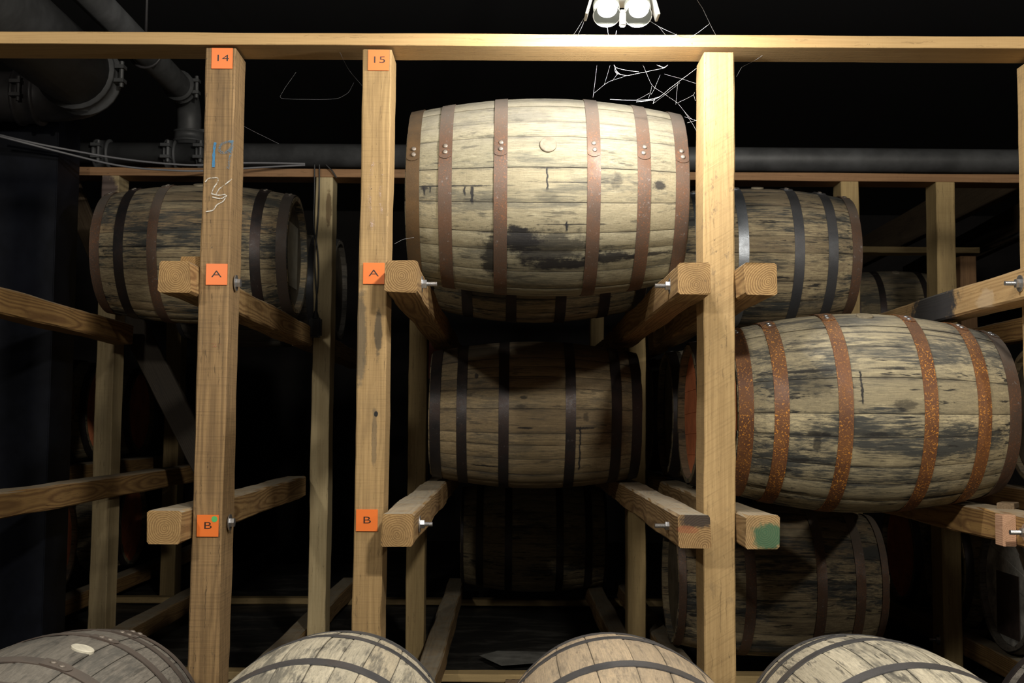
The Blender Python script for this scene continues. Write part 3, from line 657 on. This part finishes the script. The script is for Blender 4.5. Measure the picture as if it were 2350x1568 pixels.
gh = barrel('x', 'grey-headed barrel at lower right edge with a dark square label', (2.49, 4.92, EZ-.68), .86, .315, .27, 1.3, 'grey', 'dark', seed=14, headm=('grey_head', 'dim_head'), nx=8, rivets=False)
barrel('x', 'dark barrel behind the grey-headed barrel at lower right', (2.49, 5.60, EZ-.68), .86, .315, .27, 1.3, 'dark', 'dark', seed=15, nx=8, rivets=False, headm=('dim_head', 'dim_head'))
barrel('x', 'third dark barrel from the lower right edge, reddish head', (2.49, 6.26, EZ-.68), .86, .315, .27, 1.3, 'dark', 'dark', seed=16, nx=8, rivets=False, headm=('orange_paint', 'dim_head'))
for i, (y, lv, lab) in enumerate(((6.2, 'B', 'orange-headed barrel edge seen between black column and left back post'), (6.9, 'B', 'second dim orange-headed barrel left of the left back post'), (7.65, 'B', 'far dim red-headed barrel at left, above the middle rail'),
                    (6.3, 'C', 'dim brown barrel low at left beside the black column'), (7.55, 'C', 'far dim red-headed barrel low at left, under the middle rail'))):
    barrel('x', lab, (-2.80, y, EZ+(.02 if lv == 'B' else -.68)), .86, .315, .27, 1., 'dark', 'dark', seed=30+i, nx=6, rivets=False, headm=('dim_head', 'orange_paint'), bung=None)
barrel('x', 'dim grey-hooped barrel end seen between post 15 and the corded back post', (-1.33, 6.35, EZ+.71), .84, .315, .27, 1., 'grey', 'steel', seed=40, nx=8, rivets=False, bung=None)
# label on the left barrel's head; dark label on the grey head
def plate(name, parent, x, y0, y1, z0, z1, t_, mat, th=0.):
    bm = bmesh.new(); add_box(bm, (x, y0, z0), (x+t_, y1, z1)); o = bm_obj(name, bm, mat)
    o.parent = parent; o.matrix_parent_inverse = parent.matrix_world.inverted(); return o
bpy.context.view_layer.update()
lb = [o for o in bpy.data.objects if o.get('label', '').startswith('dark stained barrel at upper left')][0]
o = plate('metal_label', lb, -.9255, 4.84, 5.10, EZ+.56, EZ+.83, .003, M['card']); o['label'] = 'grey metal label sheet'
o = plate('dark_label', gh, 2.085, 4.83, 5.05, EZ-.88, EZ-.62, -.003, M['dark_card']); o['label'] = 'dark square label'

# foreground barrels, standing in the aisle with their axes pointing at the racks
for i, (x, wood, hoop, lab, roll, bg, hm) in enumerate((
        (-1.04, 'grey', 'oldrust', 'old grey barrel in the front row, leftmost, with a pale bung', pi/2-.29, 'bung_pale', None),
        (-.412, 'pale', 'steel', 'pale patchy barrel in the front row at the foot of post 15', pi/2+2.6, None, None),
        (.265, 'honey', 'steel', 'honey brown barrel in the front row, left of the yellow post', pi/2-2.2, None, None),
        (.878, 'pale', 'steel', 'pale barrel in the front row, right of the yellow post', pi/2+2.3, None, None),
        (1.52, 'grey', 'dark', 'barrel at the lower right corner of the photo', pi/2+2.6, None, None))):
    barrel('y', lab, (x, 2.69, .356), .88, .305, .258, roll, wood, hoop, axis='Y', seed=50+i, bung=bg, nx=16, ns=24, hoops=[-.415, -.31, -.15, .15, .31, .415], rivmat='rivet' if i == 0 else 'rivet_zinc')

for y, lab, sd in ((2.38, 'floor runner board under the front row of barrels, nearer', 131), (3.0, 'floor runner board under the front row of barrels, farther', 132)):
    timber_piece('floor_runner', (-1.9, y, .026), (2.1, y, .026), .052, .09, W['back_post'], lab, 'board', sd, side=(0, 0, 1))

# ------------------------------------------------------------------ signs
def sign(px, py, Y, text, lab, dot=False, w_=.0615):
    c = P(px, py, Y)
    root = empty('rack_sign', c); tag(root, lab, 'sign')
    bm = bmesh.new(); add_box(bm, (-w_/2, -.003, -w_/2), (w_/2, 0, w_/2), .0006); bm_obj('plate', bm, M['orange_plate'], root)
    fc = bpy.data.curves.new('lettering', 'FONT'); fc.body = text; fc.align_x = 'CENTER'; fc.align_y = 'CENTER'; fc.size = .0305; fc.extrude = .0002; fc.offset = -.0002
    fc.materials.append(M['black_print'])
    o = bpy.data.objects.new('lettering', fc); COL.objects.link(o); o.parent = root
    o.location = (0, -.0033, 0); o.rotation_euler = (pi/2, 0, 0); o.scale = (1.5 if len(text) == 1 else 1.45, .92, 1); as_mesh(o)
    if dot:
        bm = bmesh.new(); add_cyl(bm, (.019, -.0030, .019), (.019, -.0036, .019), .0085, n=28); bm_obj('green_sticker', bm, M['green_dot'], root)
    return root
SY = FY-.0025
sign(510, 134.5, SY, '14', 'orange square sign reading 14 at the top of the left front post')
sign(869, 138.5, SY, '15', 'orange square sign reading 15 at the top of the middle front post')
sign(497.5, 630, SY, 'A', 'orange square sign A on post 14')
sign(858, 628, SY, 'A', 'orange square sign A on post 15, beside the top barrel')
sign(477, 1207, SY, 'B', 'orange square sign B with a green dot on post 14', dot=True)
sign(842, 1194.5, SY, 'B', 'orange square sign B on post 15, no dot')

# chalk marks: thin strokes lying on the posts
def strokes(name, parent, lines, wd, mat, lab):
    vs, fs = [], []
    rg_ = random.Random(3)
    for q, ln in enumerate(lines):
        ctl = [P(a, b, FY-.0030-.0004*q) for a, b in ln]; pts = []
        for k in range(len(ctl)-1):     # smooth the stroke
            p0, p1, p2, p3 = ctl[max(k-1, 0)], ctl[k], ctl[k+1], ctl[min(k+2, len(ctl)-1)]
            for u in [w_/6 for w_ in range(6)]:
                pts.append(.5*((2*p1)+(p2-p0)*u+(2*p0-5*p1+4*p2-p3)*u*u+(3*p1-p0-3*p2+p3)*u**3))
        pts.append(ctl[-1]); b0 = len(vs)
        for k, p in enumerate(pts):
            d = (pts[min(k+1, len(pts)-1)]-pts[max(k-1, 0)]).normalized(); nn = Vector((-d.z, 0, d.x))*wd/2*rg_.uniform(.7, 1.15)
            vs += [p-nn, p+nn]
        for k in range(len(pts)-1): fs.append((b0+2*k, b0+2*k+1, b0+2*k+3, b0+2*k+2))
    o = mesh(name, vs, fs, mat, None, False); o.parent = parent; o.matrix_parent_inverse = parent.matrix_world.inverted(); o['label'] = lab
bpy.context.view_layer.update()
strokes('chalk_mark', p14, [[(494, 327), (491, 350), (490, 384)]], .0085, M['blue_chalk'], 'blue chalk 1')
strokes('chalk_mark', p14, [[(536, 325), (522, 326), (508, 332), (503, 344), (512, 351), (524, 347), (533, 333)], [(534, 328), (530, 350), (523, 388)]], .0085, M['blue_chalk_faint'], 'fainter blue chalk 9')
strokes('chalk_mark', p14, [[(471, 418), (478, 410), (490, 408), (500, 409), (499, 418), (490, 432), (486, 442)], [(532, 411), (516, 424), (503, 434), (496, 446)], [(484, 444), (500, 448), (518, 446)], [(487, 452), (506, 456), (518, 450)], [(520, 448), (512, 462), (498, 470), (489, 482), (472, 486)]], .0034, M['white_chalk'], 'white chalk scrawl')
strokes('chalk_mark', p15, [[(856, 376), (850, 420), (848, 470), (858, 520)], [(877, 400), (872, 450), (876, 500)], [(856, 376), (880, 368)], [(850, 500), (856, 530)]], .010, M['pink_chalk'], 'faint pinkish chalk smear')
strokes('chalk_mark', p14, [[(484, 788), (510, 791)], [(488, 795), (505, 795)]], .004, M['red_chalk'], 'faint red chalk smear')

# ------------------------------------------------------------------ lamp
lc = P(1427, 30, LAMPY)
lamp = empty('twin_head_lamp', lc); tag(lamp, 'glowing twin-head work lamp hanging above the header beam', 'lamp')
for sx in (-1, 1):
    hc = Vector((sx*.0425, -.01, .004))
    bm = bmesh.new()
    dirv = Vector((0, -.45, -.62)).normalized()
    # reflector cup (open shell)
    q = dirv.to_track_quat('Z', 'Y'); rings = []
    for (dz, rr) in ((-.055, .012), (-.04, .026), (-.015, .036), (.0, .036), (.002, .036), (.002, .034)):
        rings.append([bm.verts.new(hc+q@Vector((rr*cos(2*pi*k/32), rr*sin(2*pi*k/32), dz-.01))) for k in range(32)])
    for a, b in zip(rings, rings[1:]):
        for k in range(32): bm.faces.new((a[k], a[(k+1) % 32], b[(k+1) % 32], b[k]))
    bm.faces.new(rings[0]); bm.faces.new([bm.verts.new(hc+q@Vector((.0335*cos(2*pi*k/32), .0335*sin(2*pi*k/32), -.020))) for k in range(32)])
    cup = bm_obj('lamp_head', bm, M['lamp_shell'], lamp, True)
    bm = bmesh.new()
    bmesh.ops.create_uvsphere(bm, u_segments=28, v_segments=16, radius=.0295)
    for v in bm.verts: v.co = hc + Vector((0, -.022, -.002)) + q@Vector((v.co.x*.98, v.co.y*.98, v.co.z*.5))
    bm_obj('bulb', bm, M['bulb'], cup, True)
    lo = hc+Vector((0, -.006, -.013)); bm = bmesh.new()
    bm.faces.new([bm.verts.new(lo+q@Vector((.0365*cos(2*pi*k/36), .0365*sin(2*pi*k/36), .006))) for k in range(36)])
    bm_obj('lens', bm, M['lens'], cup)
    bm = bmesh.new(); tube(bm, [lo+q@Vector((.037*cos(2*pi*k/36), .037*sin(2*pi*k/36), .006)) for k in range(37)], .0011, 8)
    bm_obj('lens_rim', bm, M['white_metal'], cup, True)
bm = bmesh.new(); add_box(bm, (-.0085, -.03, -.045), (.0085, -.012, .0), .003); bm_obj('center_clip', bm, M['white_metal'], lamp)
bm = bmesh.new(); add_box(bm, (-.06, -.02, .035), (.06, .06, .10), .004); bm_obj('housing', bm, M['white_metal'], lamp)
for sx in (-1, 1):
    bm = bmesh.new(); add_box(bm, (-.0035, -.03, -.055), (.0035, .03, .055), .001)
    o = bm_obj('side_bracket', bm, M['white_metal'], lamp); o.location = (sx*.083, 0, .040); o.rotation_euler = (0, -sx*.28, 0)
bm = bmesh.new(); add_box(bm, (-.078, -.02, .07), (.078, .03, .078), .001); bm_obj('cross_bar', bm, M['white_metal'], lamp)
bm = bmesh.new(); add_cyl(bm, (0, .02, .09), (0, .02, CH-lc.z), .012, n=14); bm_obj('hanger_rod', bm, M['white_metal'], lamp)

# ------------------------------------------------------------------ pipes
def pipe(name, pts, r, mat, lab, cat='pipe', n=28, collars=()):
    root = empty(name, pts[0]); tag(root, lab, cat)
    o0 = Vector(pts[0]); bm = bmesh.new(); tube(bm, [Vector(p)-o0 for p in pts], r, n); bm_obj('tube', bm, mat, root, True)
    for (p, d, rr, ln) in collars:
        bm = bmesh.new(); p = Vector(p)-o0; d = Vector(d).normalized()
        tube(bm, [p-d*ln/2, p-d*ln*.35, p-d*ln*.33, p+d*ln*.33, p+d*ln*.35, p+d*ln/2], [rr*1.0, rr*1.0, rr*.93, rr*.93, rr, rr], n)
        c = bm_obj('coupling', bm, mat, root, True)
        for k in (-1, 1):
            q = d.to_track_quat('Z', 'Y'); cc = p + q@Vector((0, 0, 0)) + Vector((rr*1.08, 0, 0)) if abs(d.x) < .5 else p+Vector((0, -rr*1.05, 0))
            e = Vector((0, 0, .018))*k if abs(d.x) < .5 else Vector((.018, 0, 0))*k
        bm = bmesh.new(); add_cyl(bm, cc-Vector((0, 0, .05)), cc+Vector((0, 0, .05)), .009, n=8)
        add_box(bm, tuple(cc+Vector((-.03, -.02, -.034))), tuple(cc+Vector((.014, .02, -.020))))
        add_box(bm, tuple(cc+Vector((-.03, -.02, .020))), tuple(cc+Vector((.014, .02, .034))))
        bm_obj('clamp_bolt', bm, mat, c)
    return root
E1 = P(182, 170, 4.45); a = Vector((E1.x, 2.6, E1.z))
pipe('large_duct_pipe', [a, E1], .134, M['pipe'], 'large grey pipe running away overhead at upper left', collars=[(E1-Vector((0, .0, 0)), (0, 1, 0), .15, .11)])
E2 = Vector((E1.x, E1.y+.06, E1.z)); e3 = Vector((E1.x-.25, E1.y+.33, E1.z))
el = [E2 + Vector((-.27*(1-cos(t_)), .27*sin(t_), 0)) for t_ in [pi/2*k/8 for k in range(9)]]
pipe('pipe_elbow', el + [el[-1]+Vector((-2.2, 0, 0))], .102, M['pipe_dark'], 'dark pipe elbow turning left behind the large grey pipe', collars=[(el[-1]+Vector((-.05, 0, 0)), (1, 0, 0), .118, .09)])
hz = P(385, 350, F2+.07); hzr = P(2350, 356, F2+.07); zz = H2+.04+.074
pl = Vector((-2.16, F2+.07, zz)); pr = Vector((XR-.02, F2+.07, zz))
tx = -1.50
pipe('horizontal_pipe', [pl, pr], .057, M['pipe'], 'long grey horizontal pipe lying on the back beam', collars=[((P(238, 350, F2+.07).x, F2+.07, zz), (1, 0, 0), .07, .07), ((tx-.075, F2+.07, zz), (1, 0, 0), .073, .05), ((tx+.075, F2+.07, zz), (1, 0, 0), .073, .05)])
ez = P(372, 232, F2+.0)
ep = Vector((tx, F2+.07, zz+.20))
arc = [Vector((tx, F2-.06, zz+.275)) + Vector((0, .13*sin(t_), -.13*(1-cos(t_)))) for t_ in [pi/2*k/6 for k in range(7)]]
pipe('overhead_pipe', [(tx, 2.4, zz+.275)] + arc + [(tx, F2+.07, zz+.05)], .055, M['pipe'], 'smaller grey pipe running back overhead and bending down to a tee', collars=[((tx, F2-.10, zz+.275), (0, 1, 0), .07, .06), ((tx, F2+.07, zz+.085), (0, 0, 1), .072, .05)])
hg = P(360, 150, 4.7)
bm = bmesh.new(); c_ = Vector((tx, 4.75, zz+.275))
tube(bm, [c_+Vector((.066*sin(a_), 0, .066*cos(a_))) for a_ in [2*pi*k/24 for k in range(25)]], .006, 8); add_cyl(bm, c_+Vector((0, 0, .066)), (c_.x, c_.y, CH), .006, n=8)
tag(bm_obj('pipe_hanger', bm, M['pipe_dark'], None, True), 'ring hanger holding the smaller overhead pipe', 'hanger')
# dark overhead conduits at right
bm = bmesh.new(); add_cyl(bm, P(2246, 578, 7.6), P(2420, 505, 5.6), .016, n=12); tag(bm_obj('conduit', bm, M['pipe'], None, True), 'thin conduit running overhead past the far beam at right', 'conduit')
for (a_, b_, lab, sd) in ((P(1960, 590, 9.5), P(2350, 385, 6.3), 'dark roof joist slanting across the upper right darkness', 121), (P(2080, 640, 10.5), P(2420, 470, 6.8), 'second dark roof joist behind the conduit at upper right', 122)):
    timber_piece('roof_joist', a_, b_, .06, .22, W['dark_board'], lab, 'joist', sd, tone=.5)

# ------------------------------------------------------------------ black steel column, left
xr_ = P(128, 500, 4.95).x
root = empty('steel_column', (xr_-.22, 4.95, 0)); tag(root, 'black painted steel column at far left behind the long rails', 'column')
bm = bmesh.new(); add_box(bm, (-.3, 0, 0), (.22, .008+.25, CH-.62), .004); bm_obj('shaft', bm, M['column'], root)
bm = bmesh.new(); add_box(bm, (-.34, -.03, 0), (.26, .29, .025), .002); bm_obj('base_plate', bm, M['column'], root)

# ------------------------------------------------------------------ cables and cord
def curve(name, splines, r, mat, lab=None, cat=None, kind=None, res=2):
    cu = bpy.data.curves.new(name, 'CURVE'); cu.dimensions = '3D'; cu.bevel_depth = r; cu.bevel_resolution = res
    for pts in splines:
        sp = cu.splines.new('NURBS' if len(pts) > 3 else 'POLY'); sp.points.add(len(pts)-1)
        for q, p in zip(sp.points, pts): q.co = (*p, 1)
        if len(pts) > 3: sp.order_u = 3; sp.use_endpoint_u = True
    cu.materials.append(mat); o = link(name, cu); return tag(as_mesh(o), lab, cat, kind=kind)
curve('sagging_cable', [[P(-20, 305, 4.75), P(60, 325, 4.8), P(150, 343, 4.85), P(280, 366, 5.0), P(400, 378, 5.15), P(470, 380, 5.2), P(560, 372, 5.3), P(700, 376, 5.33)]], .0045, M['cable'], 'upper of the two grey cables sagging across at upper left', 'cable')
curve('sagging_cable', [[P(-20, 308, 4.7), P(60, 329, 4.8), P(150, 352, 4.85), P(280, 384, 5.0), P(400, 392, 5.15), P(470, 393, 5.2), P(560, 386, 5.3), P(700, 379, 5.33)]], .0045, M['cable'], 'lower of the two grey cables sagging across at upper left', 'cable')
curve('black_cord', [[P(722, 378, 5.33), P(722, 450, 5.34), P(718, 520, 5.34), P(730, 570, 5.34), P(732, 640, 5.34), P(724, 700, 5.34), P(722, 740, 5.33)],
                     [P(733, 378, 5.33), P(733, 450, 5.34), P(729, 520, 5.34), P(722, 580, 5.34), P(724, 640, 5.34), P(729, 700, 5.33), P(726, 740, 5.33)],
                     [P(748, 378, 5.33), P(762, 392, 5.33), P(772, 408, 5.34)]], .0035, M['black_rubber'], 'black cord hanging down the pale back post', 'cord')
c_ = P(724, 752, 5.32); root = empty('cord_socket', c_); tag(root, 'black socket box at the lower end of the hanging cord', 'socket')
bm = bmesh.new(); add_box(bm, (-.028, -.02, -.045), (.028, .02, .045), .008); bm_obj('box', bm, M['black_rubber'], root)
bm = bmesh.new(); add_cyl(bm, (0, 0, .04), (0, 0, .075), .018, .008, n=14); bm_obj('strain_relief', bm, M['black_rubber'], root)

# paper and pink board
a_ = P(1195, 1490, 5.75)
bm = bmesh.new(); vs = [bm.verts.new((x, y, z)) for x, y, z in ((-.02, 5.22, .101), (.22, 5.30, .104), (.30, 5.50, .106), (-.04, 5.52, .106), (-.12, 5.40, .108))]
bm.faces.new(vs); ex = bmesh.ops.extrude_face_region(bm, geom=bm.faces[:]); bmesh.ops.translate(bm, verts=[v for v in ex['geom'] if isinstance(v, bmesh.types.BMVert)], vec=(0, 0, .001))
tag(bm_obj('paper_sheet', bm, M['paper']), 'dusty paper sheet on the dark floor of the empty bay', 'paper')
c0 = P(986, 800, 5.5)
bm = bmesh.new(); add_box(bm, (c0.x-.03, 5.52, c0.z-.14), (c0.x+.06, 5.53, c0.z+.05)); tag(bm_obj('pink_card', bm, M['pink']), 'pink card showing above left end of the middle barrel', 'card')

# ------------------------------------------------------------------ cobwebs
YW = 3.32
def web(lines, r, lab, Y=YW):
    rg_ = random.Random(len(lines)); sp = []
    for ln in lines:
        pts = []
        for i, p in enumerate(ln):
            yy = Y if len(p) == 2 else p[2]
            pts.append(P(p[0], p[1], yy))
        # slight sag and waver
        out = []
        for a, b in zip(pts, pts[1:]):
            out += [a, a.lerp(b, .5)+Vector((0, 0, -(b-a).length*.015))]
        out.append(pts[-1]); sp.append(out)
    curve('cobweb', sp, r, M['web'], lab, 'cobweb', kind='stuff', res=1)
web([[(1484, 44, 3.14), (1512, 60, 3.2), (1533, 86, 3.36)], [(1512, 61, 3.2), (1545, 76, 3.25), (1570, 86, 3.36)], [(1393, 55, 3.12), (1397, 86, 3.36)], [(1415, 70, 3.12), (1411, 86, 3.36)],
     [(1600, 0, 3.1), (1612, 18, 3.2), (1629, 54, 3.25), (1646, 86, 3.36)], [(1629, 54, 3.25), (1583, 87, 3.36)], [(1353, 20, 3.1), (1335, 50, 3.2), (1313, 84, 3.36)], [(1350, 24, 3.1), (1325, 83, 3.36)], [(1537, 86, 3.36), (1553, 78, 3.3)], [(1430, 56, 3.11), (1455, 54, 3.11)]],
    .0005, 'bright cobweb strands between the lamp and the header beam')
Y2 = 3.5
web([[(1409, 149), (1414, 162), (1422, 170), (1438, 174), (1466, 168), (1500, 161), (1525, 156), (1533, 149)], [(1413, 155), (1430, 160), (1466, 165)], [(1410, 150), (1416, 168), (1425, 172)], [(1412, 152), (1411, 163), (1417, 172)],
     [(1507, 149), (1522, 156), (1530, 151)], [(1512, 150), (1523, 155)], [(1598, 157), (1566, 181), (1538, 202), (1515, 222), (1488, 229), (1450, 230), (1400, 228)], [(1515, 222), (1502, 228), (1499, 238)], [(1515, 222), (1470, 234)], [(1503, 229), (1460, 234)]],
    .0006, 'thick cobweb strands under the header beam above the top barrel', Y2)
web([[(1370, 149), (1361, 224)], [(1400, 150), (1387, 194)], [(1440, 173), (1400, 186), (1387, 194), (1363, 214)], [(1415, 172), (1405, 186)], [(1476, 150), (1496, 197), (1524, 215), (1555, 236), (1570, 255), (1585, 272), (1600, 278)],
     [(1496, 197), (1492, 215), (1488, 226)], [(1492, 213), (1460, 230)], [(1515, 172), (1500, 208), (1494, 217)], [(1525, 170), (1566, 181), (1598, 192)], [(1555, 192), (1551, 240)], [(1555, 236), (1592, 218), (1594, 212)], [(1571, 268), (1600, 277)], [(1577, 282), (1598, 276)], [(1500, 237), (1560, 190)], [(1592, 218), (1596, 232)], [(1570, 255), (1590, 285), (1598, 300)]],
    .00025, 'fine cobweb strands between top barrel and the yellow post', Y2)
web([[(1750, 127, 3.37), (1720, 145), (1702, 154), (1690, 176)], [(1702, 154), (1694, 168)]], .0003, 'small cobweb right of the yellow post under the beam', Y2)
web([[(680, 165), (655, 200), (640, 226), (700, 228), (775, 227), (800, 213), (812, 190)], [(780, 120, 3.37), (800, 160), (834, 200)], [(560, 290), (610, 315), (640, 330)]], .00012, 'faint cobweb strands between posts 14 and 15', Y2)
web([[(905, 560), (925, 549), (950, 545)]], .00025, 'single cobweb strand between post 15 and the top barrel', Y2)
